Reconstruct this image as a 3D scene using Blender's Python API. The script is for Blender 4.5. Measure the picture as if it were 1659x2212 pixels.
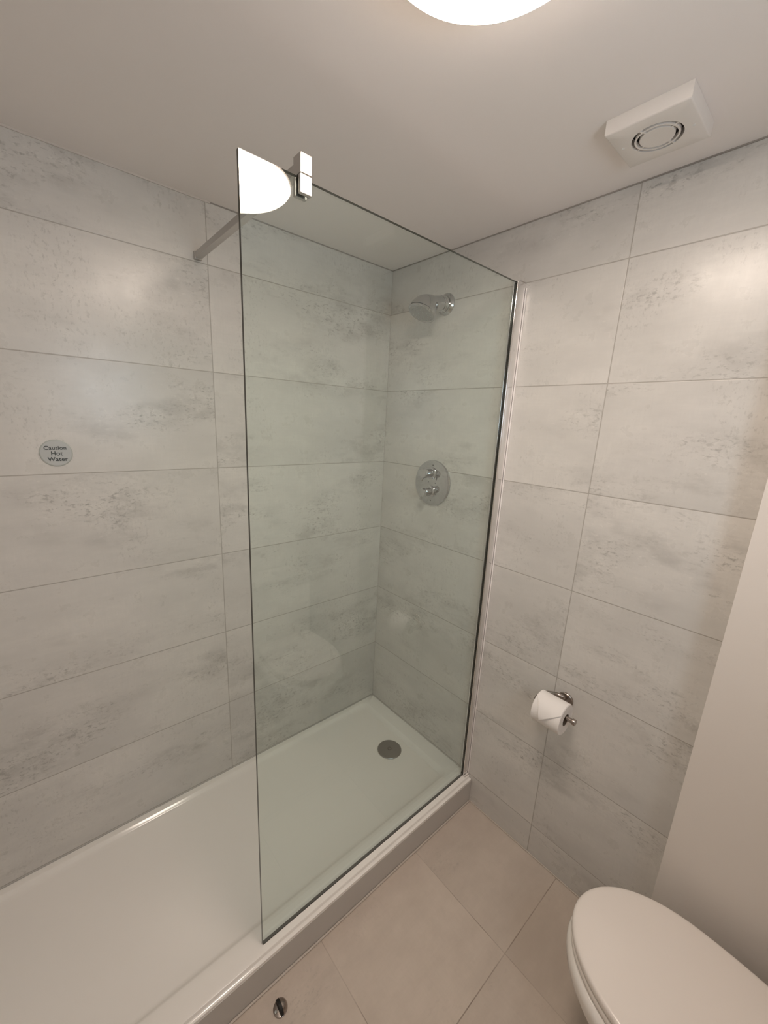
import bpy, bmesh, math, random
from mathutils import Vector, Matrix
PI = math.pi
sc = bpy.context.scene
for o in list(bpy.data.objects):
    bpy.data.objects.remove(o)
C = sc.collection

# ------------------------------------------------------------------ camera
FPX = 864.24
PX, PY = 14.06, 13.95
yaw, pitch, roll = 0.8518, -0.2387, 0.0466
f = Vector((math.cos(pitch)*math.cos(yaw), math.cos(pitch)*math.sin(yaw), math.sin(pitch)))
r = f.cross(Vector((0, 0, 1))).normalized()
u = r.cross(f)
r2 = r*math.cos(roll) + u*math.sin(roll)
u2 = -r*math.sin(roll) + u*math.cos(roll)
cd = bpy.data.cameras.new('camera')
cam = bpy.data.objects.new('camera', cd)
C.objects.link(cam)
M = Matrix((r2, u2, -f)).transposed().to_4x4()
M.translation = Vector((-1.3339, -1.4967, 1.6636))
cam.matrix_world = M
cd.sensor_fit = 'HORIZONTAL'
cd.sensor_width = 36
cd.lens = FPX/1659*36
cd.shift_x = PX/1659
cd.shift_y = PY/1659
cd.clip_start = 0.01
sc.camera = cam

# ------------------------------------------------------------------ light levels, world, exposure
LAMP_STRENGTH = 26.0
LAMP_COLOR = (1.0, 0.845, 0.72)
WINDOW_STRENGTH = 5.5
WINDOW_COLOR = (0.70, 0.86, 1.0)
w = bpy.data.worlds.new('world')
sc.world = w
w.use_nodes = True
w.node_tree.nodes['Background'].inputs[0].default_value = (0.6, 0.75, 1, 1)
w.node_tree.nodes['Background'].inputs[1].default_value = 0.05
sc.view_settings.view_transform = 'Standard'
sc.view_settings.look = 'None'
sc.view_settings.exposure = 0.50
sc.view_settings.gamma = 1.0
sc.view_settings.use_curve_mapping = False

# ------------------------------------------------------------------ key sizes of the room
H = 2.3195        # ceiling
XL = -1.70        # far end of the shower tray
YB = -1.92        # wall behind the toilet
TZ = 0.129        # tray top
TD = 0.70         # tray depth
GY = -0.6627      # glass panel plane
TILE_H = 1/3
ROW = 2.1362      # height of the topmost tile joint

# ------------------------------------------------------------------ materials
def mat(name, color, rough=0.5, metal=0.0, spec=0.5, coat=0.0, emit=None, es=0.0, bump=None):
    m = bpy.data.materials.new(name)
    m.use_nodes = True
    nt = m.node_tree
    b = nt.nodes['Principled BSDF']
    b.inputs['Base Color'].default_value = (*color, 1)
    b.inputs['Roughness'].default_value = rough
    b.inputs['Metallic'].default_value = metal
    b.inputs['Specular IOR Level'].default_value = spec
    b.inputs['Coat Weight'].default_value = coat
    b.inputs['Coat Roughness'].default_value = 0.05
    if emit:
        b.inputs['Emission Color'].default_value = (*emit, 1)
        b.inputs['Emission Strength'].default_value = es
    if bump:
        n = nt.nodes.new('ShaderNodeTexNoise')
        n.inputs['Scale'].default_value = bump[0]
        n.inputs['Detail'].default_value = 4
        tc = nt.nodes.new('ShaderNodeTexCoord')
        nt.links.new(tc.outputs['Object'], n.inputs['Vector'])
        bp = nt.nodes.new('ShaderNodeBump')
        bp.inputs['Strength'].default_value = bump[1]
        bp.inputs['Distance'].default_value = 0.002
        nt.links.new(n.outputs['Fac'], bp.inputs['Height'])
        nt.links.new(bp.outputs['Normal'], b.inputs['Normal'])
    return m

def panel_mat(name, au, av, u0, pu, v0, pv, base, dark, pit, joint, rough, jw, seed,
              pits=1.0, spec=0.5, joint_str=1.0, stag=0.0):
    """concrete-print tiles: au/av = axis index of tile length / height, with own print per tile"""
    m = bpy.data.materials.new(name)
    m.use_nodes = True
    nt = m.node_tree
    N, L = nt.nodes, nt.links
    b = N['Principled BSDF']
    def math_(op, a, c=None, d=None, clamp=False):
        n = N.new('ShaderNodeMath'); n.operation = op; n.use_clamp = clamp
        for i, x in enumerate((a, c, d)):
            if x is None: continue
            if isinstance(x, (int, float)): n.inputs[i].default_value = x
            else: L.new(x, n.inputs[i])
        return n.outputs[0]
    def noise(vec, scale, detail=4, rough_=0.55):
        n = N.new('ShaderNodeTexNoise')
        n.inputs['Scale'].default_value = scale
        n.inputs['Detail'].default_value = detail
        n.inputs['Roughness'].default_value = rough_
        L.new(vec, n.inputs['Vector'])
        return n.outputs['Fac']
    def rng(x, a, c, lo=0.0, hi=1.0):
        n = N.new('ShaderNodeMapRange'); n.interpolation_type = 'SMOOTHSTEP'
        n.inputs['From Min'].default_value = a; n.inputs['From Max'].default_value = c
        n.inputs['To Min'].default_value = lo; n.inputs['To Max'].default_value = hi
        L.new(x, n.inputs['Value'])
        return n.outputs['Result']
    def mix(fac, a, c, mode='MIX'):
        n = N.new('ShaderNodeMix'); n.data_type = 'RGBA'; n.blend_type = mode
        if isinstance(fac, float): n.inputs['Factor'].default_value = fac
        else: L.new(fac, n.inputs['Factor'])
        for k, x in ((6, a), (7, c)):
            if isinstance(x, tuple): n.inputs[k].default_value = (*x, 1)
            else: L.new(x, n.inputs[k])
        return n.outputs[2]
    def vec(x, y, z):
        n = N.new('ShaderNodeCombineXYZ')
        for i, q in enumerate((x, y, z)):
            if isinstance(q, (int, float)): n.inputs[i].default_value = q
            else: L.new(q, n.inputs[i])
        return n.outputs[0]
    tc = N.new('ShaderNodeTexCoord')
    sp = N.new('ShaderNodeSeparateXYZ')
    L.new(tc.outputs['Object'], sp.inputs[0])
    U, V = sp.outputs[au], sp.outputs[av]
    v = math_('DIVIDE', math_('SUBTRACT', V, v0), pv)
    iv = math_('FLOOR', v)
    u = math_('DIVIDE', math_('SUBTRACT', U, u0), pu)
    if stag:
        u = math_('ADD', u, math_('MULTIPLY', iv, stag))
    iu = math_('FLOOR', u)
    fu, fv = math_('SUBTRACT', u, iu), math_('SUBTRACT', v, iv)
    du = math_('MULTIPLY', math_('MINIMUM', fu, math_('SUBTRACT', 1.0, fu)), pu)
    dv = math_('MULTIPLY', math_('MINIMUM', fv, math_('SUBTRACT', 1.0, fv)), pv)
    dj = math_('MINIMUM', du, dv)
    jm = rng(dj, jw*0.35, jw, 1.0, 0.0)
    wn = N.new('ShaderNodeTexWhiteNoise'); wn.noise_dimensions = '3D'
    L.new(vec(iu, iv, seed), wn.inputs['Vector'])
    wv = wn.outputs['Value']
    ws = N.new('ShaderNodeSeparateColor'); L.new(wn.outputs['Color'], ws.inputs[0])
    off = math_('MULTIPLY', wv, 37.0)
    off2 = math_('MULTIPLY', ws.outputs[1], 23.0)
    P = vec(math_('ADD', U, off), math_('ADD', V, off2), seed*1.7)          # isotropic
    Ph = vec(math_('ADD', math_('MULTIPLY', U, 0.40), off), math_('ADD', V, off2), seed)   # streaks along the tile
    Pv = vec(math_('ADD', U, off), math_('ADD', math_('MULTIPLY', V, 0.35), off2), seed+3)  # streaks down the tile
    # broad cloudiness
    def svec(ku, kv, k):
        return vec(math_('MULTIPLY', math_('ADD', U, off), ku), math_('MULTIPLY', math_('ADD', V, off2), kv), seed+k)
    cl = rng(noise(svec(0.45, 1.0, 0), 4.5, 5, 0.6), 0.34, 0.70)
    cl2 = rng(noise(P, 18.0, 5, 0.65), 0.3, 0.75)
    brush = math_('ADD', math_('MULTIPLY', noise(svec(1.0, 0.10, 1), 170.0, 2, 0.5), 0.5),
                  math_('MULTIPLY', noise(svec(0.10, 1.0, 2), 150.0, 2, 0.5), 0.5))
    brushm = rng(brush, 0.40, 0.62)
    col = mix(cl, base, dark)
    col = mix(math_('MULTIPLY', cl2, 0.40), col, dark)
    col = mix(math_('MULTIPLY', brushm, 0.22*pits), col, dark)
    # per tile tone
    tone = math_('ADD', 0.96, math_('MULTIPLY', ws.outputs[0], 0.07))
    col = mix(1.0, col, vec(tone, tone, tone), 'MULTIPLY')
    # pits gathered in bands, some run along the tile and some down it
    band = rng(noise(svec(0.38, 1.0, 4), 4.6, 4, 0.55), 0.47, 0.62)
    band2 = rng(noise(svec(1.0, 0.55, 6), 6.5, 4, 0.55), 0.52, 0.66)
    ph = rng(noise(svec(0.50, 1.0, 5), 110.0, 6, 0.68), 0.52, 0.66)
    pvv = rng(noise(svec(1.0, 0.60, 8), 105.0, 6, 0.68), 0.52, 0.67)
    big = rng(noise(svec(0.7, 0.9, 9), 48.0, 6, 0.70), 0.56, 0.66)
    core = rng(noise(svec(0.45, 1.0, 10), 9.0, 3, 0.5), 0.42, 0.58)
    pitf = math_('ADD', math_('MULTIPLY', math_('MULTIPLY', band, core), math_('MAXIMUM', ph, math_('MULTIPLY', big, 0.8))), math_('MULTIPLY', band2, math_('MULTIPLY', pvv, 0.5)), clamp=True)
    light = rng(noise(svec(0.6, 1.0, 12), 90.0, 5, 0.65), 0.56, 0.70)
    col = mix(math_('MULTIPLY', math_('MULTIPLY', band, light), 0.5*pits), col, tuple(min(1, q*1.10) for q in base))
    grime = rng(noise(svec(0.5, 1.0, 11), 13.0, 5, 0.65), 0.42, 0.70)
    col = mix(math_('MULTIPLY', math_('MULTIPLY', band, grime), 0.42*pits), col, pit)
    pf = math_('MULTIPLY', pitf, 0.85*pits, clamp=True)
    col = mix(pf, col, pit)
    if joint_str < 1:
        jn = rng(noise(tc.outputs['Object'], 4.5, 2, 0.5), 0.38, 0.62, joint_str, 1.0)
        jv = math_('MULTIPLY', jm, jn)
    else: jv = jm
    col = mix(jv, col, joint)
    L.new(col, b.inputs['Base Color'])
    b.inputs['Specular IOR Level'].default_value = spec
    ro = math_('ADD', rough, math_('MULTIPLY', cl2, 0.04))
    L.new(ro, b.inputs['Roughness'])
    hgt = math_('SUBTRACT', 1.0, math_('ADD', math_('MULTIPLY', jv, 0.6), math_('MULTIPLY', pf, 0.12)))
    bp = N.new('ShaderNodeBump')
    bp.inputs['Strength'].default_value = 0.5
    bp.inputs['Distance'].default_value = 0.0012
    L.new(hgt, bp.inputs['Height'])
    L.new(bp.outputs['Normal'], b.inputs['Normal'])
    return m

WB, WD, WP, WJ = (0.745, 0.715, 0.675), (0.625, 0.602, 0.570), (0.36, 0.345, 0.32), (0.44, 0.41, 0.375)
M_wallA = panel_mat('wall_tiles_long_side', 0, 2, -0.8154, 1.0, ROW, TILE_H, WB, WD, WP, WJ, 0.27, 0.0022, 3.0)
M_wallB = panel_mat('wall_tiles_shower_side', 1, 2, -0.9858, 0.9858, ROW, TILE_H, WB, WD, WP, WJ, 0.27, 0.0022, 11.0)
M_wallN = panel_mat('wall_tiles_entry_side', 1, 2, -0.9858, 0.9858, ROW, TILE_H, WB, WD, WP, WJ, 0.27, 0.0022, 17.0)
M_floor = panel_mat('floor_tiles', 0, 1, -0.357, 0.444, -1.109, 0.80, (0.66, 0.565, 0.485), (0.55, 0.465, 0.395),
                    (0.42, 0.36, 0.31), (0.30, 0.235, 0.19), 0.36, 0.0020, 7.0, pits=0.6, spec=0.4, joint_str=0.25)
M_ceil = mat('ceiling_paint', (0.92, 0.865, 0.83), 0.75, spec=0.25, bump=(60, 0.06))
M_paint = mat('wall_paint', (0.77, 0.71, 0.655), 0.55, spec=0.35, bump=(90, 0.05))
M_white = mat('white_acrylic', (0.94, 0.90, 0.85), 0.12, spec=0.5)
M_riser = mat('riser_shade_grey', (0.60, 0.57, 0.535), 0.35)  # grey stands for shade on the tray front, put into the base colour
M_ceramic = mat('white_ceramic', (0.88, 0.83, 0.78), 0.10, spec=0.5, coat=0.4)
M_seat = mat('seat_plastic', (0.87, 0.80, 0.745), 0.22, spec=0.5)
M_chrome = mat('polished_chrome', (0.57, 0.57, 0.58), 0.05, 1.0)
M_bar = mat('satin_aluminium', (0.55, 0.53, 0.51), 0.38, 1.0)
M_nickel = mat('brushed_nickel', (0.38, 0.335, 0.305), 0.24, 1.0)
M_channel = mat('bright_aluminium', (0.86, 0.85, 0.85), 0.13, 1.0)
M_drain = mat('drain_metal', (0.32, 0.32, 0.31), 0.32, 1.0)
M_drain2 = mat('drain_centre_metal', (0.20, 0.20, 0.19), 0.35, 1.0)
M_spray = mat('spray_face_grey', (0.50, 0.50, 0.50), 0.35, 0.9)
M_rubber = mat('black_rubber', (0.008, 0.007, 0.006), 0.6)
M_gasket = mat('dark_gasket', (0.035, 0.034, 0.025), 0.4)
M_fan = mat('fan_plastic', (0.82, 0.775, 0.73), 0.35)
M_dark = mat('dark_cavity', (0.015, 0.013, 0.012), 0.7)
M_paper = mat('toilet_paper', (0.90, 0.86, 0.83), 0.9, spec=0.1, bump=(400, 0.15))
M_card = mat('cardboard_core', (0.22, 0.17, 0.13), 0.85)
M_sign = mat('sign_face', (0.50, 0.51, 0.50), 0.35)
M_signrim = mat('sign_rim', (0.45, 0.47, 0.44), 0.4)
M_ink = mat('sign_lettering', (0.05, 0.06, 0.06), 0.6)
M_sealant = mat('white_sealant', (0.68, 0.63, 0.58), 0.45)
M_sealant2 = mat('grey_sealant', (0.34, 0.31, 0.28), 0.6)
M_sealant3 = mat('floor_sealant', (0.60, 0.53, 0.47), 0.5)
M_edgeseal = mat('white_edge_seal', (0.90, 0.86, 0.83), 0.35)
M_rim = mat('lamp_rim_metal', (0.45, 0.42, 0.40), 0.35, 0.8)
M_door = mat('door_paint', (0.60, 0.57, 0.53), 0.45)
M_lamp = mat('lamp_diffuser', (0.9, 0.9, 0.88), 0.3, emit=LAMP_COLOR, es=LAMP_STRENGTH)
M_pane = mat('frosted_pane_daylight', (0.8, 0.8, 0.8), 0.4, emit=WINDOW_COLOR, es=WINDOW_STRENGTH)
M_frame = mat('window_frame_white', (0.8, 0.8, 0.78), 0.4)

# clear glass sheet: fresnel mix of a tinted straight-through ray and a mirror ray, same for every ray
M_glass = bpy.data.materials.new('clear_glass_sheet')
M_glass.use_nodes = True
nt = M_glass.node_tree
for n in list(nt.nodes):
    if n.type != 'OUTPUT_MATERIAL': nt.nodes.remove(n)
out = [n for n in nt.nodes if n.type == 'OUTPUT_MATERIAL'][0]
tr = nt.nodes.new('ShaderNodeBsdfTransparent'); tr.inputs[0].default_value = (0.964, 1.0, 0.986, 1)
gl = nt.nodes.new('ShaderNodeBsdfGlossy'); gl.inputs['Roughness'].default_value = 0.0
gl.inputs[0].default_value = (1, 1, 1, 1)
ge = nt.nodes.new('ShaderNodeNewGeometry')
mr = nt.nodes.new('ShaderNodeMapRange')
mr.inputs['To Min'].default_value = 1.5; mr.inputs['To Max'].default_value = 1/1.5
nt.links.new(ge.outputs['Backfacing'], mr.inputs['Value'])
fr = nt.nodes.new('ShaderNodeFresnel')
nt.links.new(mr.outputs['Result'], fr.inputs['IOR'])
mx = nt.nodes.new('ShaderNodeMixShader')
nt.links.new(fr.outputs[0], mx.inputs[0]); nt.links.new(tr.outputs[0], mx.inputs[1]); nt.links.new(gl.outputs[0], mx.inputs[2])
nt.links.new(mx.outputs[0], out.inputs['Surface'])
M_gedge = mat('glass_edge_green', (0.045, 0.042, 0.026), 0.25)

# ------------------------------------------------------------------ mesh helpers
def add_box(bm, lo, hi, mi=0):
    vs = [bm.verts.new((x, y, z)) for x in (lo[0], hi[0]) for y in (lo[1], hi[1]) for z in (lo[2], hi[2])]
    fs = []
    for q in ((0, 1, 3, 2), (4, 6, 7, 5), (0, 4, 5, 1), (2, 3, 7, 6), (0, 2, 6, 4), (1, 5, 7, 3)):
        fc = bm.faces.new([vs[i] for i in q]); fc.material_index = mi; fs.append(fc)
    return fs

def add_sweep(bm, pts, rad, n=28, cap=True, up=Vector((0, 0, 1)), mi=0):
    """round sections of varying radius along a path"""
    pts = [Vector(p) for p in pts]
    rings = []
    nrm = None
    for i, p in enumerate(pts):
        a = pts[max(i-1, 0)]; c = pts[min(i+1, len(pts)-1)]
        t = (c-a).normalized()
        if (c-a).length < 1e-9: t = tprev
        tprev = t
        if nrm is None:
            nrm = up - up.dot(t)*t
            if nrm.length < 1e-3: nrm = Vector((1, 0, 0)) - t.x*t
        else:
            nrm = nrm - nrm.dot(t)*t
        nrm.normalize()
        bn = t.cross(nrm)
        R = rad[i] if isinstance(rad, (list, tuple)) else rad
        rings.append([bm.verts.new(p + nrm*R*math.cos(2*PI*k/n) + bn*R*math.sin(2*PI*k/n)) for k in range(n)])
    for a, c in zip(rings, rings[1:]):
        for k in range(n):
            fc = bm.faces.new((a[k], a[(k+1) % n], c[(k+1) % n], c[k])); fc.smooth = True; fc.material_index = mi
    if cap:
        bm.faces.new(list(reversed(rings[0]))).material_index = mi
        bm.faces.new(rings[-1]).material_index = mi
    return rings

def add_lathe(bm, prof, center, axis=(0, 0, 1), n=48, capstart=True, capend=True, smooth=True, mi=0):
    """prof = [(radius, distance along axis)]"""
    ax = Vector(axis).normalized()
    e = Vector((0, 0, 1)) if abs(ax.z) < 0.9 else Vector((1, 0, 0))
    e1 = (e - e.dot(ax)*ax).normalized(); e2 = ax.cross(e1)
    c0 = Vector(center); rings = []
    for rr, d in prof:
        if rr < 1e-6:
            rings.append([bm.verts.new(c0+ax*d)])
        else:
            rings.append([bm.verts.new(c0+ax*d+(e1*math.cos(2*PI*k/n)+e2*math.sin(2*PI*k/n))*rr) for k in range(n)])
    for a, c in zip(rings, rings[1:]):
        for k in range(n):
            k2 = (k+1) % n
            if len(a) == 1 and len(c) == 1: continue
            if len(a) == 1: q = (a[0], c[k2], c[k])
            elif len(c) == 1: q = (a[k], a[k2], c[0])
            else: q = (a[k], a[k2], c[k2], c[k])
            fc = bm.faces.new(q); fc.smooth = smooth; fc.material_index = mi
    if capstart and len(rings[0]) > 1: bm.faces.new(list(reversed(rings[0]))).material_index = mi
    if capend and len(rings[-1]) > 1: bm.faces.new(rings[-1]).material_index = mi

def obj(name, bm, m, parent=None, bevel=0.0, seg=2, loc=None, sharp=35):
    bmesh.ops.recalc_face_normals(bm, faces=bm.faces)
    me = bpy.data.meshes.new(name)
    bm.to_mesh(me); bm.free()
    o = bpy.data.objects.new(name, me)
    for q in (m if isinstance(m, (list, tuple)) else [m]): me.materials.append(q)
    C.objects.link(o)
    if parent:
        o.parent = parent
        o.matrix_parent_inverse = Matrix.Translation(-parent.location)
    if loc: o.location = loc
    if bevel:
        b = o.modifiers.new('bevel', 'BEVEL'); b.width = bevel; b.segments = seg; b.limit_method = 'ANGLE'
        b.angle_limit = math.radians(30)
        for p in me.polygons: p.use_smooth = True
        me.set_sharp_from_angle(angle=math.radians(sharp)) if not bevel else None
        wn = o.modifiers.new('wn', 'WEIGHTED_NORMAL'); wn.keep_sharp = True
    else:
        me.set_sharp_from_angle(angle=math.radians(sharp))
    return o

def empty(name, loc, label, cat, group=None):
    o = bpy.data.objects.new(name, None)
    C.objects.link(o)
    o.location = loc
    o.empty_display_size = 0.05
    tag(o, label, cat, group)
    return o

def tag(o, label, cat, group=None):
    o['label'] = label; o['category'] = cat
    if group: o['group'] = group
    return o

def struct(o, label=None, cat=None):
    o['kind'] = 'structure'
    if label: o['label'] = label
    if cat: o['category'] = cat
    return o

# ------------------------------------------------------------------ room shell
bm = bmesh.new(); add_box(bm, (XL, YB, -0.06), (0, 0, 0))
struct(obj('floor', bm, M_floor), 'warm greige stone-look tiled floor', 'floor')
bm = bmesh.new(); add_box(bm, (XL-0.1, YB-0.1, H), (0.1, 0.1, H+0.06))
struct(obj('ceiling', bm, M_ceil), 'flat off-white painted ceiling', 'ceiling')
bm = bmesh.new(); add_box(bm, (XL-0.1, 0, -0.06), (0, 0.06, H))
struct(obj('wall_left', bm, M_wallA), 'long wall of pale grey concrete-look tiles beside the shower', 'wall')
bm = bmesh.new(); add_box(bm, (0, YB, -0.06), (0.06, 0.06, H))
struct(obj('wall_right', bm, M_wallB), 'pale grey concrete-look tiled wall carrying shower head and paper holder', 'wall')
BX, BY = 0.09, -1.391
bm = bmesh.new(); add_box(bm, (-BX, YB, 0), (0, BY, H))
struct(obj('wall_boxing', bm, M_paint), 'smooth painted boxed-out wall beside the toilet', 'wall')
# rear wall with a window opening
WX0, WX1, WZ0, WZ1 = -1.12, -0.66, 1.54, 2.02
bm = bmesh.new()
add_box(bm, (XL, YB-0.08, -0.06), (WX0, YB, H)); add_box(bm, (WX1, YB-0.08, -0.06), (0.06, YB, H))
add_box(bm, (WX0, YB-0.08, -0.06), (WX1, YB, WZ0)); add_box(bm, (WX0, YB-0.08, WZ1), (WX1, YB, H))
struct(obj('wall_back', bm, M_paint), 'painted wall behind the toilet with a small window', 'wall')
wn_e = bpy.data.objects.new('window_1', None); C.objects.link(wn_e); wn_e.location = ((WX0+WX1)/2, YB-0.05, WZ0)
struct(wn_e, 'small frosted window in the wall behind the toilet', 'window')
bm = bmesh.new(); t = 0.03
add_box(bm, (WX0, YB-0.07, WZ0), (WX0+t, YB-0.03, WZ1)); add_box(bm, (WX1-t, YB-0.07, WZ0), (WX1, YB-0.03, WZ1))
add_box(bm, (WX0+t, YB-0.07, WZ0), (WX1-t, YB-0.03, WZ0+t)); add_box(bm, (WX0+t, YB-0.07, WZ1-t), (WX1-t, YB-0.03, WZ1))
obj('window_frame', bm, M_frame, wn_e, bevel=0.002)
bm = bmesh.new(); add_box(bm, (WX0+t, YB-0.055, WZ0+t), (WX1-t, YB-0.048, WZ1-t))
obj('window_pane', bm, M_pane, wn_e)
# entry wall
bm = bmesh.new(); add_box(bm, (XL-0.06, YB-0.08, -0.06), (XL, 0, H))
struct(obj('wall_entry', bm, M_wallN), 'tiled end wall beyond the shower', 'wall')
d1 = bpy.data.objects.new('door_1', None); C.objects.link(d1); d1.location = (XL+0.02, -1.32, 0)
struct(d1, 'plain painted bathroom door in the end wall', 'door')
bm = bmesh.new(); add_box(bm, (XL, -1.72, 0.005), (XL+0.035, -0.96, 1.98)); obj('door_panel', bm, M_door, d1, bevel=0.002)
bm = bmesh.new()
add_box(bm, (XL, -1.79, 0), (XL+0.02, -1.725, 2.05)); add_box(bm, (XL, -0.955, 0), (XL+0.02, -0.89, 2.05))
add_box(bm, (XL, -1.725, 1.985), (XL+0.02, -0.955, 2.05)); obj('door_frame', bm, M_door, d1, bevel=0.002)
bm = bmesh.new(); add_sweep(bm, [(XL+0.03, -1.65, 1.0), (XL+0.08, -1.65, 1.0), (XL+0.085, -1.64, 1.0), (XL+0.085, -1.54, 1.0)], 0.009, 14)
obj('door_handle', bm, M_nickel, d1)

# sealant lines = trim
def strip(name, m, lo, hi, lab, bev=0.0):
    bm = bmesh.new(); add_box(bm, lo, hi)
    return struct(obj(name, bm, m, bevel=bev), lab, 'trim')
strip('trim_1', M_sealant, (XL, -0.0035, H-0.005), (-0.80, 0, H), 'thin white sealant line where long tiled wall meets ceiling')
strip('trim_2', M_sealant2, (-0.80, -0.0020, H-0.0035), (0, 0, H), 'thin grey joint above the shower end of the long tiled wall')
strip('trim_3', M_sealant2, (-0.0020, -0.985, H-0.0035), (0, -0.004, H), 'thin grey joint above the shower head wall')
strip('trim_4', M_sealant2, (-0.0025, BY, H-0.0035), (0, -0.985, H), 'dark gap above the wall tiles under the extractor fan')
strip('trim_5', M_sealant3, (XL, -TD-0.0065, 0), (-0.006, -TD, 0.006), 'pale sealant bead along the foot of the shower tray', 0.002)
strip('trim_6', M_sealant3, (-0.005, BY, 0), (0, -TD-0.007, 0.005), 'pale sealant bead where floor meets the tiled wall', 0.0015)

# ------------------------------------------------------------------ shower tray
tray = empty('shower_tray', (XL/2, -TD/2, 0), 'long low white shower tray with raised rim, behind and beside the glass panel', 'shower tray')
# inner basin outline as rounded rectangle loops that step down
def rrect(x0, y0, x1, y1, R, z, n=8):
    pts = []
    for cx, cy, a0 in ((x1-R, y1-R, 0), (x0+R, y1-R, PI/2), (x0+R, y0+R, PI), (x1-R, y0+R, 1.5*PI)):
        for k in range(n+1):
            a = a0 + PI/2*k/n
            pts.append((cx+R*math.cos(a), cy+R*math.sin(a), z))
    return pts
bm = bmesh.new()
e = 0.0015
loops = [
    rrect(XL+e, -TD+0.0015, -e, -e, 0.002, 0.070),
    rrect(XL+e, -TD+0.0015, -e, -e, 0.002, 0.112),
    rrect(XL+e, -TD+0.0020, -e, -e, 0.003, 0.1175),
    rrect(XL+e, -TD+0.0110, -e, -e, 0.003, 0.1185),
    rrect(XL+e, -TD+0.0125, -e, -e, 0.003, 0.1200),
    rrect(XL+e, -TD+0.0135, -e, -e, 0.004, 0.1282),
    rrect(XL+e, -TD+0.0148, -e, -e, 0.006, TZ),
    rrect(XL+0.060, -0.617, -0.066, -0.021, 0.030, TZ),
    rrect(XL+0.064, -0.613, -0.070, -0.024, 0.030, TZ-0.0015),
    rrect(XL+0.072, -0.605, -0.079, -0.032, 0.032, TZ-0.0095),
    rrect(XL+0.078, -0.599, -0.085, -0.038, 0.034, TZ-0.0135),
    rrect(XL+0.088, -0.590, -0.096, -0.048, 0.040, TZ-0.0155),
    rrect(XL+0.30, -0.50, -0.22, -0.20, 0.08, TZ-0.0185),
]
rings = [[bm.verts.new(p) for p in l] for l in loops]
n = len(rings[0])
for a, c in zip(rings, rings[1:]):
    for k in range(n):
        fc = bm.faces.new((a[k], a[(k+1) % n], c[(k+1) % n], c[k])); fc.smooth = True
bm.faces.new(rings[-1]); bm.faces.new(list(reversed(rings[0])))
obj('basin', bm, M_white, tray, sharp=60)
bm = bmesh.new(); add_box(bm, (XL+0.001, -TD+0.004, 0.0), (-0.001, -TD+0.018, 0.069))
o = obj('front_riser', bm, M_riser, tray, bevel=0.001)
bm = bmesh.new(); add_box(bm, (XL+0.001, -TD+0.0005, 0.0), (-0.001, -TD+0.0040, 0.110))
o = obj('front_skirt', bm, M_riser, tray, bevel=0.0008)
o['label'] = 'front skirt of the tray, its shade put into the grey colour'
# drain
DX, DY, DZ = -0.177, -0.343, TZ-0.0178
drain = empty('shower_drain', (DX, DY, DZ), 'round dark grey metal drain cover near the shower corner', 'drain')
bm = bmesh.new(); add_lathe(bm, [(0.0, 0), (0.0575, 0), (0.0585, 0.002), (0.056, 0.0045), (0.0, 0.0065)], (DX, DY, DZ)); obj('cover', bm, M_drain, drain)
bm = bmesh.new(); add_lathe(bm, [(0.008, 0.0063), (0.0105, 0.0072), (0.0105, 0.0060), (0.0125, 0.0060)], (DX, DY, DZ)); obj('centre_cap', bm, M_drain2, drain)

# ------------------------------------------------------------------ glass shower screen
scr = empty('shower_screen', (-0.5, GY, TZ), 'tall frameless clear glass panel standing on the shower tray', 'shower screen')
GX0, GX1, GT = -0.9823, -0.022, 2.1313
bm = bmesh.new()
add_box(bm, (GX0, GY-0.004, TZ+0.001), (GX1, GY+0.004, GT))
bmesh.ops.recalc_face_normals(bm, faces=bm.faces)
for fc in bm.faces: fc.material_index = 0 if abs(fc.normal.y) > 0.5 else 1
obj('glass_pane', bm, [M_glass, M_gedge], scr)
# wall channel, slightly wider at the top where the wall is out of plumb
def prism(bm, sec, z0, z1, off0=0.0, off1=0.0, mi=0):
    a = [bm.verts.new((x+(off0 if i_ else 0), y, z0)) for x, y, i_ in sec]
    c = [bm.verts.new((x+(off1 if i_ else 0), y, z1)) for x, y, i_ in sec]
    n = len(a)
    for k in range(n): bm.faces.new((a[k], a[(k+1) % n], c[(k+1) % n], c[k])).material_index = mi
    bm.faces.new(list(reversed(a))).material_index = mi; bm.faces.new(c).material_index = mi
bm = bmesh.new()
prism(bm, [(-0.0005, GY-0.013, 0), (-0.024, GY-0.013, 1), (-0.033, GY-0.0085, 1), (-0.033, GY-0.0045, 1), (-0.0005, GY-0.0045, 0)], TZ+0.001, GT+0.002, 0.006, -0.012)
obj('wall_channel', bm, M_channel, scr, bevel=0.0012)
bm = bmesh.new()
prism(bm, [(-0.0005, GY+0.0045, 0), (-0.033, GY+0.0045, 1), (-0.033, GY+0.0085, 1), (-0.024, GY+0.013, 1), (-0.0005, GY+0.013, 0)], TZ+0.001, GT+0.002, 0.006, -0.012)
obj('wall_channel', bm, M_channel, scr, bevel=0.0012)
bm = bmesh.new()
prism(bm, [(-0.033, GY-0.0060, 1), (-0.0348, GY-0.0055, 1), (-0.0348, GY-0.0042, 1), (-0.033, GY-0.0042, 1)], TZ+0.001, GT+0.001, 0.006, -0.012)
obj('gasket', bm, M_gasket, scr)
bm = bmesh.new(); add_box(bm, (-0.036, GY-0.0135, GT+0.002), (-0.0005, GY+0.0135, GT+0.0045)); obj('channel_cap', bm, M_bar, scr, bevel=0.0008)
bm = bmesh.new(); add_box(bm, (GX0+0.002, GY-0.0045, TZ), (-0.036, GY+0.0045, TZ+0.0022)); obj('bottom_seal', bm, M_gasket, scr)
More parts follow.
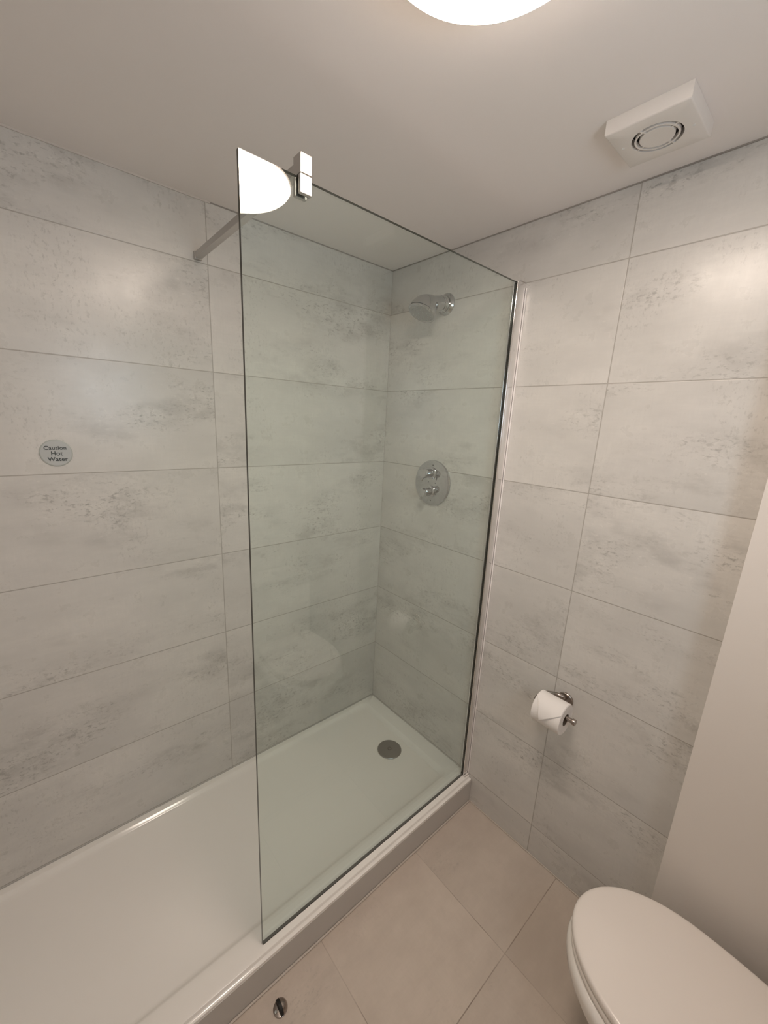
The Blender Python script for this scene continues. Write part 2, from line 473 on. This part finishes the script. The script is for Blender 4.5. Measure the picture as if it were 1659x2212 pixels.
bm = bmesh.new(); add_box(bm, (-0.030, GY-0.020, TZ), (-0.001, GY-0.0135, TZ+0.010)); obj('foot_seal', bm, M_fan, scr, bevel=0.002)
bm = bmesh.new(); add_box(bm, (-0.0030, GY-0.0195, TZ+0.011), (-0.0004, GY-0.0138, GT-0.012)); obj('edge_seal', bm, M_edgeseal, scr, bevel=0.001)

# support bar from long wall to glass, with clamp
BXC, BZC = -0.848, 2.152
bar = empty('support_bar', (BXC, -0.34, BZC), 'square satin metal brace running from the tiled wall to the top of the glass', 'support bar')
bm = bmesh.new(); add_box(bm, (BXC-0.0095, GY+0.014, BZC-0.0095), (BXC+0.0095, -0.006, BZC+0.0095)); obj('bar', bm, M_bar, bar, bevel=0.0015)
bm = bmesh.new(); add_box(bm, (BXC-0.0115, -0.0125, BZC-0.0115), (BXC+0.0115, -0.0002, BZC+0.0115)); o = obj('wall_socket', bm, M_bar, bar, bevel=0.0015)
bm = bmesh.new()
# clamp seen from front: full-height outer plate, chunky upper block over the glass edge, short inner plate
x0, x1 = BXC-0.0135, BXC+0.0135
add_box(bm, (x0, GY-0.0155, 2.1345), (x1, GY+0.014, 2.170))
obj('clamp_block', bm, M_bar, bar, bevel=0.0015)
bm = bmesh.new(); add_box(bm, (x0, GY-0.0155, 2.100), (x1, GY-0.0062, 2.1338)); obj('clamp_plate', bm, M_bar, bar, bevel=0.0012)
bm = bmesh.new(); add_box(bm, (x0, GY+0.0050, 2.100), (x1, GY+0.014, 2.1338)); obj('clamp_plate', bm, M_bar, bar, bevel=0.0012)
bm = bmesh.new(); add_box(bm, (x0+0.001, GY-0.0062, 2.101), (x1-0.001, GY-0.0042, 2.131)); obj('clamp_pad', bm, M_rubber, bar)

# ------------------------------------------------------------------ shower head
SY, SZ = -0.331, 2.127
sh = empty('overhead_shower', (0, SY, SZ), 'chrome shower head with short curved arm high on the tiled wall', 'shower head')
bm = bmesh.new()
add_lathe(bm, [(0.041, 0.0002), (0.0415, 0.004), (0.039, 0.008), (0.034, 0.0125), (0.033, 0.0165), (0.0, 0.017)], (0, SY, SZ), (-1, 0, 0))
obj('wall_flange', bm, M_chrome, sh)
bm = bmesh.new()
add_lathe(bm, [(0.026, 0.014), (0.030, 0.018), (0.030, 0.024), (0.0265, 0.0265), (0.0265, 0.029), (0.0295, 0.031), (0.0295, 0.036), (0.025, 0.039), (0.0, 0.04)], (0, SY, SZ), (-1, 0, -0.10))
obj('swivel_collar', bm, M_chrome, sh)
bm = bmesh.new()
fn = Vector((-0.42, 0.04, -0.9)).normalized()
fc_ = Vector((-0.137, SY+0.002, 2.068))
path = [(-0.034, SY, 2.1235), (-0.045, SY, 2.122), (-0.060, SY, 2.119), (-0.078, SY, 2.114)]
rads = [0.0265, 0.0275, 0.0280, 0.0290]
p3 = Vector(path[-1]); 
p5 = fc_ - fn*0.006
c1 = p3 + Vector((-0.030, 0, -0.006)); c2 = p5 - fn*0.018
for k in range(1, 11):
    t = k/10
    q = p3*(1-t)**3 + c1*3*t*(1-t)**2 + c2*3*t*t*(1-t) + p5*t**3
    path.append(tuple(q)); rads.append(0.029 + (0.054-0.029)*(math.sin(t*PI/2))**1.3)
add_sweep(bm, path, rads, 40)
obj('arm_and_body', bm, M_chrome, sh, sharp=50)
bm = bmesh.new()
add_lathe(bm, [(0.054, -0.006), (0.0545, -0.001), (0.053, 0.001), (0.049, 0.0015), (0.048, 0.0005), (0.0, 0.0005)], fc_, tuple(fn))
obj('rim_ring', bm, M_chrome, sh)
bm = bmesh.new()
add_lathe(bm, [(0.0475, 0.0006), (0.046, 0.0018), (0.0, 0.0022)], fc_, tuple(fn))
e1 = fn.cross(Vector((0, 1, 0))).normalized(); e2 = fn.cross(e1)
for R, k in ((0.014, 6), (0.026, 12), (0.038, 18)):
    for i in range(k):
        a = 2*PI*i/k
        add_lathe(bm, [(0.0018, 0.0015), (0.0014, 0.0038), (0.0, 0.004)], fc_+e1*R*math.cos(a)+e2*R*math.sin(a), tuple(fn), n=8)
obj('spray_plate', bm, M_spray, sh)

# ------------------------------------------------------------------ thermostatic valve
VY, VZ = -0.332, 1.410
va = empty('shower_valve', (0, VY, VZ), 'round chrome shower valve plate with two control knobs', 'shower valve')
bm = bmesh.new()
add_lathe(bm, [(0.0995, 0.0002), (0.100, 0.004), (0.098, 0.0075), (0.093, 0.0095), (0.0, 0.0098)], (0, VY, VZ), (-1, 0, 0), n=72)
obj('face_plate', bm, M_chrome, va)
for kz in (1.4535, 1.3715):
    bm = bmesh.new()
    add_lathe(bm, [(0.026, 0.0095), (0.0265, 0.014), (0.0235, 0.017), (0.0185, 0.018), (0.0180, 0.046), (0.0195, 0.048), (0.0195, 0.066), (0.018, 0.069), (0.0, 0.070)], (0, -0.330, kz), (-1, 0, 0), n=36)
    kb = obj('control_knob', bm, M_chrome, va)
    bm = bmesh.new()
    add_sweep(bm, [(-0.060, -0.330, kz+0.004), (-0.061, -0.326, kz-0.022), (-0.063, -0.322, kz-0.032)], [0.0045, 0.004, 0.0038], 16)
    obj('lever_pin', bm, M_chrome, kb)
for dy, dz in ((-0.004+0.002, 0.078), (0.018, 0.003), (-0.022, 0.002), (-0.002, -0.078)):
    bm = bmesh.new(); add_lathe(bm, [(0.0028, 0.0096), (0.0024, 0.0106), (0, 0.0107)], (0, VY+dy, VZ+dz), (-1, 0, 0), n=12)
    obj('marker_dot', bm, M_drain2, va)

# ------------------------------------------------------------------ toilet roll holder + roll
RX, RZ = -0.100, 0.735
h = empty('toilet_roll_holder', (0, -1.028, RZ), 'brushed metal toilet roll holder with round wall rose', 'toilet roll holder')
bm = bmesh.new(); add_lathe(bm, [(0.0265, 0.0002), (0.027, 0.006), (0.025, 0.0085), (0, 0.009)], (0, -1.028, RZ+0.004), (-1, 0, 0)); obj('wall_rose', bm, M_nickel, h)
bm = bmesh.new()
pth = [(-0.008, -1.028, RZ+0.004), (-0.025, -1.028, RZ+0.004), (-0.031, -1.026, RZ+0.004), (-0.035, -1.020, RZ+0.004), (-0.036, -1.010, RZ+0.004),
       (-0.036, -1.000, RZ+0.004), (-0.036, -0.988, RZ+0.004), (-0.036, -0.978, RZ+0.004), (-0.038, -0.970, RZ+0.004), (-0.045, -0.965, RZ+0.003), (-0.055, -0.9635, RZ+0.002), (-0.082, -0.9635, RZ+0.001),
       (-0.092, -0.965, RZ+0.0005), (-0.098, -0.970, RZ), (-0.1, -0.978, RZ), (-0.1, -1.096, RZ)]
pth = [(x, y, z+0.009+0.016*max(0, min(1, (x+0.09)/0.05))*max(0, min(1, (-0.012-x)/0.02))*max(0, min(1, (-0.972-y)/0.035))) for x, y, z in pth]
add_sweep(bm, pth, 0.0075, 18)
obj('arm', bm, M_nickel, h)
bm = bmesh.new(); add_lathe(bm, [(0.0075, 0), (0.0100, 0.0015), (0.0105, 0.010), (0.0095, 0.012), (0, 0.0125)], (-0.1, -1.093, RZ+0.009), (0, -1, 0), n=28); obj('end_cap', bm, M_nickel, h)

rl = empty('toilet_roll', (RX, -1.027, RZ-0.053), 'white toilet roll with its loose end folded to a point', 'toilet roll')
Y0, Y1, RR, RC = -0.978, -1.074, 0.0525, 0.0205
bm = bmesh.new()
n = 64
secs = [(RC, Y0), (RR-0.002, Y0), (RR, Y0-0.002), (RR, Y1+0.002), (RR-0.002, Y1), (RC, Y1)]
rings = [[bm.verts.new((RX+rr*math.cos(2*PI*k/n), y, RZ+rr*math.sin(2*PI*k/n))) for k in range(n)] for rr, y in secs]
for i in range(len(secs)):
    a, c = rings[i], rings[(i+1) % len(secs)]
    for k in range(n):
        fc = bm.faces.new((a[k], a[(k+1) % n], c[(k+1) % n], c[k])); fc.smooth = True
obj('paper', bm, M_paper, rl)
bm = bmesh.new()
secs = [(RC-0.0002, Y0+0.0003), (RC-0.0002, Y1-0.0003), (RC-0.0014, Y1-0.0003), (RC-0.0014, Y0+0.0003)]
rings = [[bm.verts.new((RX+rr*math.cos(2*PI*k/n), y, RZ+rr*math.sin(2*PI*k/n))) for k in range(n)] for rr, y in secs]
for i in range(len(secs)):
    a, c = rings[i], rings[(i+1) % len(secs)]
    for k in range(n):
        bm.faces.new((a[k], a[(k+1) % n], c[(k+1) % n], c[k])).smooth = True
obj('core', bm, M_card, rl)
# folded end: sheet wraps over the top, corners folded in to a point on the front
bm = bmesh.new()
na, ny = 36, 50
def fold_pt(a, s, lift):  # a: angle down from the top towards the room, s: 0..1 across width
    rr = RR + 0.0006 + lift
    return Vector((RX - rr*math.sin(a), Y0-0.001 + (Y1-Y0+0.002)*s, RZ + rr*math.cos(a)))
a_side, a_tip, s_tip = 1.02, 1.80, 0.36
grid = []
for i in range(na+1):
    row = []
    for j in range(ny+1):
        s = j/ny
        ks = [(0, 0.40), (0.16, 0.82), (0.24, 1.14), (0.34, 1.84), (0.94, 0.98), (1.0, 0.90)]
        for (sa, va_), (sb, vb_) in zip(ks, ks[1:]):
            if sa <= s <= sb+1e-9: amax = va_+(vb_-va_)*(s-sa)/(sb-sa)
        a = -0.6 + (amax+0.6)*i/na
        row.append(bm.verts.new(fold_pt(a, s, 0.0045*max(0, (a-0.3)/1.5)**1.3)))
    grid.append(row)
for i in range(na):
    for j in range(ny):
        fc = bm.faces.new((grid[i][j], grid[i][j+1], grid[i+1][j+1], grid[i+1][j])); fc.smooth = True
o = obj('folded_end', bm, M_paper, rl)
sm = o.modifiers.new('solid', 'SOLIDIFY'); sm.thickness = 0.0009; sm.offset = 0

# ------------------------------------------------------------------ caution sign
SX, SZ2 = -1.2755, 1.5310
sg = empty('caution_sign', (SX, -0.002, SZ2), 'small round grey sticker warning of hot water on the tiled wall', 'sign')
bm = bmesh.new(); add_lathe(bm, [(0.0385, 0.0001), (0.0385, 0.0018), (0.0375, 0.0024), (0.0350, 0.0025)], (SX, 0, SZ2), (0, -1, 0), n=64, capend=False); obj('rim', bm, M_signrim, sg)
bm = bmesh.new(); add_lathe(bm, [(0.0355, 0.0010), (0.0355, 0.0028), (0, 0.0028)], (SX, 0, SZ2), (0, -1, 0), n=64); obj('face', bm, M_sign, sg)
def text_obj(s, cx, cz, size, bold):
    cu = bpy.data.curves.new('lettering', 'FONT')
    cu.body = s; cu.size = size; cu.align_x = 'CENTER'; cu.align_y = 'CENTER'; cu.extrude = 0.0003; cu.offset = bold
    cu.space_character = 1.05
    to = bpy.data.objects.new('tmp', cu); C.objects.link(to)
    dg = bpy.context.evaluated_depsgraph_get(); dg.update()
    me = bpy.data.meshes.new_from_object(to.evaluated_get(dg))
    bpy.data.objects.remove(to)
    me.transform(Matrix.Rotation(PI/2, 4, 'X'))
    me.transform(Matrix.Translation((cx, -0.0031, cz)))
    me.materials.clear(); me.materials.append(M_ink)
    o = bpy.data.objects.new('lettering', me); C.objects.link(o)
    o.parent = sg; o.matrix_parent_inverse = Matrix.Translation(-sg.location)
    o['label'] = 'black word ' + s
    return o
text_obj('Caution', SX-0.001, SZ2+0.0145, 0.0155, 0.0002)
text_obj('Hot', SX+0.001, SZ2-0.0015, 0.0165, 0.0002)
text_obj('Water', SX+0.002, SZ2-0.0180, 0.0165, 0.0002)

# ------------------------------------------------------------------ ceiling light
LX, LY, LR = -0.830, -1.086, 0.161
li = empty('ceiling_light', (LX, LY, H), 'round opal ceiling light, switched on, with thin metal rim', 'ceiling light')
bm = bmesh.new(); add_lathe(bm, [(LR+0.003, 0.0002), (LR+0.005, 0.002), (LR+0.005, 0.033), (LR+0.0035, 0.035), (LR-0.002, 0.035), (LR-0.006, 0.030), (0.0, 0.010)], (LX, LY, H), (0, 0, -1), n=96, capstart=False)
obj('rim', bm, M_rim, li)
bm = bmesh.new()
prof = [(LR-0.006, 0.034), (LR-0.001, 0.0365), (LR, 0.040)] + [(LR*math.cos(a), 0.040+0.014*math.sin(a)) for a in [PI/2*k/12 for k in range(1, 12)]] + [(0.0, 0.054)]
add_lathe(bm, prof, (LX, LY, H), (0, 0, -1), n=96)
obj('diffuser', bm, M_lamp, li)

# ------------------------------------------------------------------ extractor fan
FX, FY, FH, FT = -0.216, -1.083, 0.0785, 0.030
fan = empty('extractor_fan', (FX, FY, H), 'square white extractor fan with round grille on the ceiling', 'extractor fan')
# casing = square plate with a round hole (outer square ring matched to circle)
bm = bmesh.new()
n = 96
zf = H-FT
def sqp(a, half):
    c, s = math.cos(a), math.sin(a)
    k = half/max(abs(c), abs(s))
    return c*k, s*k
def ring(fn_, z):
    return [bm.verts.new((FX+fn_(2*PI*(k+0.0)/n)[0], FY+fn_(2*PI*k/n)[1], z)) for k in range(n)]
R0 = 0.0485
rs = [ring(lambda a: sqp(a, FH), H-0.0002), ring(lambda a: sqp(a, FH), zf+0.003), ring(lambda a: sqp(a, FH-0.001), zf+0.001), ring(lambda a: sqp(a, FH-0.003), zf),
      ring(lambda a: (R0*math.cos(a), R0*math.sin(a)), zf), ring(lambda a: (R0*math.cos(a), R0*math.sin(a)), zf+0.018)]
for a, c in zip(rs, rs[1:]):
    for k in range(n): bm.faces.new((a[k], a[(k+1) % n], c[(k+1) % n], c[k]))
obj('casing', bm, M_fan, fan, sharp=50)
bm = bmesh.new(); add_lathe(bm, [(R0+0.001, 0.0), (0.0, 0.0), ], (FX, FY, zf+0.017), (0, 0, -1), n=48, capstart=False); obj('cavity', bm, M_dark, fan)
bm = bmesh.new(); add_lathe(bm, [(0.0422, 0.006), (0.0422, -0.0005), (0.0385, -0.0005), (0.0385, 0.006)], (FX, FY, zf), (0, 0, 1), n=64, capstart=False, capend=False); obj('grille_ring', bm, M_fan, fan)
bm = bmesh.new(); add_lathe(bm, [(0.033, 0.010), (0.033, 0.001), (0.0325, -0.0005), (0.0, -0.0005)], (FX, FY, zf), (0, 0, 1), n=64); obj('grille_hub', bm, M_fan, fan)
for k in range(4):
    a = PI/4 + 0.35 + k*PI/2
    bm = bmesh.new()
    d = Vector((math.cos(a), math.sin(a), 0)); q = Vector((-d.y, d.x, 0))*0.0016
    p0, p1 = Vector((FX, FY, zf))+d*0.0325, Vector((FX, FY, zf))+d*0.0487
    vs = [bm.verts.new(v) for v in (p0-q, p0+q, p1+q, p1-q)] + [bm.verts.new(v+Vector((0, 0, 0.006))) for v in (p0-q, p0+q, p1+q, p1-q)]
    for f4 in ((0, 1, 2, 3), (7, 6, 5, 4), (0, 4, 5, 1), (1, 5, 6, 2), (2, 6, 7, 3), (3, 7, 4, 0)): bm.faces.new([vs[i] for i in f4])
    obj('grille_spoke', bm, M_fan, fan)
for a in (-1, 1):
    bm = bmesh.new(); add_lathe(bm, [(0.003, -0.0002), (0.003, 0.0006), (0.0, 0.0012)], (FX-a*0.010, FY+a*0.064, zf), (0, 0, -1), n=16); obj('screw', bm, M_frame, fan)

# ------------------------------------------------------------------ door stop
DSX, DSY = -0.977, -0.763
ds = empty('door_stop', (DSX, DSY, 0), 'small half-dome metal door stop with black rubber strip on the floor tiles', 'door stop')
ang = math.radians(178)
dv_ = Vector((math.cos(ang), math.sin(ang), 0))
bm = bmesh.new(); add_lathe(bm, [(0.0205, 0.0), (0.0205, 0.0025), (0.019, 0.0035), (0.0, 0.0035)], (DSX, DSY, 0), n=48); obj('base_disc', bm, M_nickel, ds)
def half_dome(Rd, hgt, cut, thick=None):
    """dome cut by a vertical plane facing dv_, kept on the far side"""
    bm = bmesh.new()
    add_lathe(bm, [(Rd, 0.0034), (Rd, 0.006)] + [(Rd*math.cos(PI/2*k/10), 0.006+(hgt-0.006)*math.sin(PI/2*k/10)) for k in range(1, 10)] + [(0, hgt)], (DSX, DSY, 0), n=48)
    g = bm.verts[:]+bm.edges[:]+bm.faces[:]
    rr = bmesh.ops.bisect_plane(bm, geom=g, plane_co=Vector((DSX, DSY, 0))+dv_*cut, plane_no=dv_, clear_outer=True)
    eg = [x for x in rr['geom_cut'] if isinstance(x, bmesh.types.BMEdge)]
    bmesh.ops.edgeloop_fill(bm, edges=eg)
    if thick:
        g = bm.verts[:]+bm.edges[:]+bm.faces[:]
        rr = bmesh.ops.bisect_plane(bm, geom=g, plane_co=Vector((DSX, DSY, 0))+dv_*(cut-thick), plane_no=-dv_, clear_outer=True)
        eg = [x for x in rr['geom_cut'] if isinstance(x, bmesh.types.BMEdge)]
        bmesh.ops.edgeloop_fill(bm, edges=eg)
    return bm
obj('dome', half_dome(0.0195, 0.024, -0.0020), M_nickel, ds)
obj('rubber_strip', half_dome(0.0202, 0.0250, 0.0062, 0.0081), M_rubber, ds)
bm = bmesh.new(); add_lathe(bm, [(0.004, 0.0034), (0.0035, 0.0048), (0, 0.005)], Vector((DSX, DSY, 0))+dv_*0.0145, n=16); obj('screw', bm, M_drain, ds)

# ------------------------------------------------------------------ toilet
TX = -0.352
to = empty('toilet', (TX, -1.55, 0), 'white toilet with closed lid in front of the painted wall', 'toilet')
def egg(yt, a, b, yback, aback, z, n=64, xc=TX):
    """outline: front half-ellipse with tip at yt, then sides tapering to a rounded-square back"""
    pts = []
    yc = yt-b
    for k in range(n//2+1):
        t = PI*k/(n//2)
        pts.append((xc+a*math.cos(t), yc+b*math.sin(t), z))
    m = n//4
    for k in range(1, m):     # left side to back
        t = k/m
        pts.append((xc-a+(a-aback)*t*t, yc+(yback-yc)*t, z))
    R = min(0.03, aback*0.5)
    for k in range(0, 5):
        t = PI/2*k/4
        pts.append((xc-aback+R-R*math.cos(t), yback-R*math.sin(t), z))
    for k in range(0, 5):
        t = PI/2*k/4
        pts.append((xc+aback-R+R*math.sin(t), yback-R*math.cos(t), z))
    for k in range(m-1, 0, -1):
        t = k/m
        pts.append((xc+a-(a-aback)*t*t, yc+(yback-yc)*t, z))
    return pts
def loft(bm, loops, top=True, bottom=True):
    rings = [[bm.verts.new(p) for p in l] for l in loops]
    n = len(rings[0])
    for a, c in zip(rings, rings[1:]):
        for k in range(n):
            fc = bm.faces.new((a[k], a[(k+1) % n], c[(k+1) % n], c[k])); fc.smooth = True
    if bottom: bm.faces.new(list(reversed(rings[0]))).smooth = True
    if top: bm.faces.new(rings[-1]).smooth = True
ZL = 0.432
# lid
bm = bmesh.new()
A, B, YT, YBK, AB = 0.183, 0.232, -1.271, -1.70, 0.165
loops = []
for ins, z in ((0.004, ZL-0.0205), (0.0005, ZL-0.019), (0.0, ZL-0.016), (0.0, ZL-0.008), (0.0012, ZL-0.0045), (0.004, ZL-0.002), (0.009, ZL-0.0005), (0.018, ZL), (0.10, ZL+0.003)):
    loops.append(egg(YT-ins, A-ins, B-ins, YBK+ins*0.6, AB-ins, z))
loft(bm, loops)
obj('lid', bm, M_seat, to, sharp=70)
bm = bmesh.new(); loops = []
for ins, z in ((0.006, ZL-0.043), (0.001, ZL-0.040), (0.0, ZL-0.036), (0.0, ZL-0.028), (0.003, ZL-0.024), (0.008, ZL-0.0225)):
    loops.append(egg(YT-0.001-ins, A+0.0005-ins, B-ins, YBK+ins, AB-ins, z))
loft(bm, loops)
obj('seat', bm, M_seat, to, sharp=70)
for s in (-1, 1):
    bm = bmesh.new(); add_sweep(bm, [(TX+s*0.075-0.02, -1.715, ZL-0.018), (TX+s*0.075+0.02, -1.715, ZL-0.018)], 0.011, 20); obj('hinge', bm, M_chrome, to)
bm = bmesh.new(); loops = []
#           z     tip      a      b     yback  aback
for z, yt, a, b, yb, ab in (
    (0.000, -1.400, 0.105, 0.150, -1.88, 0.105),
    (0.010, -1.397, 0.108, 0.152, -1.88, 0.108),
    (0.060, -1.400, 0.106, 0.150, -1.88, 0.106),
    (0.130, -1.392, 0.108, 0.155, -1.88, 0.110),
    (0.200, -1.362, 0.122, 0.175, -1.88, 0.125),
    (0.260, -1.318, 0.158, 0.200, -1.88, 0.158),
    (0.310, -1.286, 0.180, 0.218, -1.88, 0.176),
    (0.345, -1.270, 0.192, 0.226, -1.88, 0.184),
    (0.370, -1.267, 0.195, 0.228, -1.88, 0.186),
    (0.382, -1.270, 0.192, 0.226, -1.88, 0.184),
    (0.3885, -1.280, 0.182, 0.218, -1.872, 0.176)):
    loops.append(egg(yt, a, b, yb, ab, z))
loft(bm, loops)
obj('bowl', bm, M_ceramic, to, sharp=80)
bm = bmesh.new(); add_box(bm, (TX-0.19, -1.90, 0.392), (TX+0.19, -1.74, 0.76)); obj('cistern', bm, M_ceramic, to, bevel=0.018, seg=5)
bm = bmesh.new(); add_box(bm, (TX-0.195, -1.905, 0.761), (TX+0.195, -1.735, 0.79)); obj('cistern_lid', bm, M_ceramic, to, bevel=0.010, seg=4)
bm = bmesh.new(); add_lathe(bm, [(0.022, 0), (0.022, 0.004), (0.018, 0.006), (0, 0.006)], (TX, -1.82, 0.79), n=32); obj('flush_button', bm, M_chrome, to)
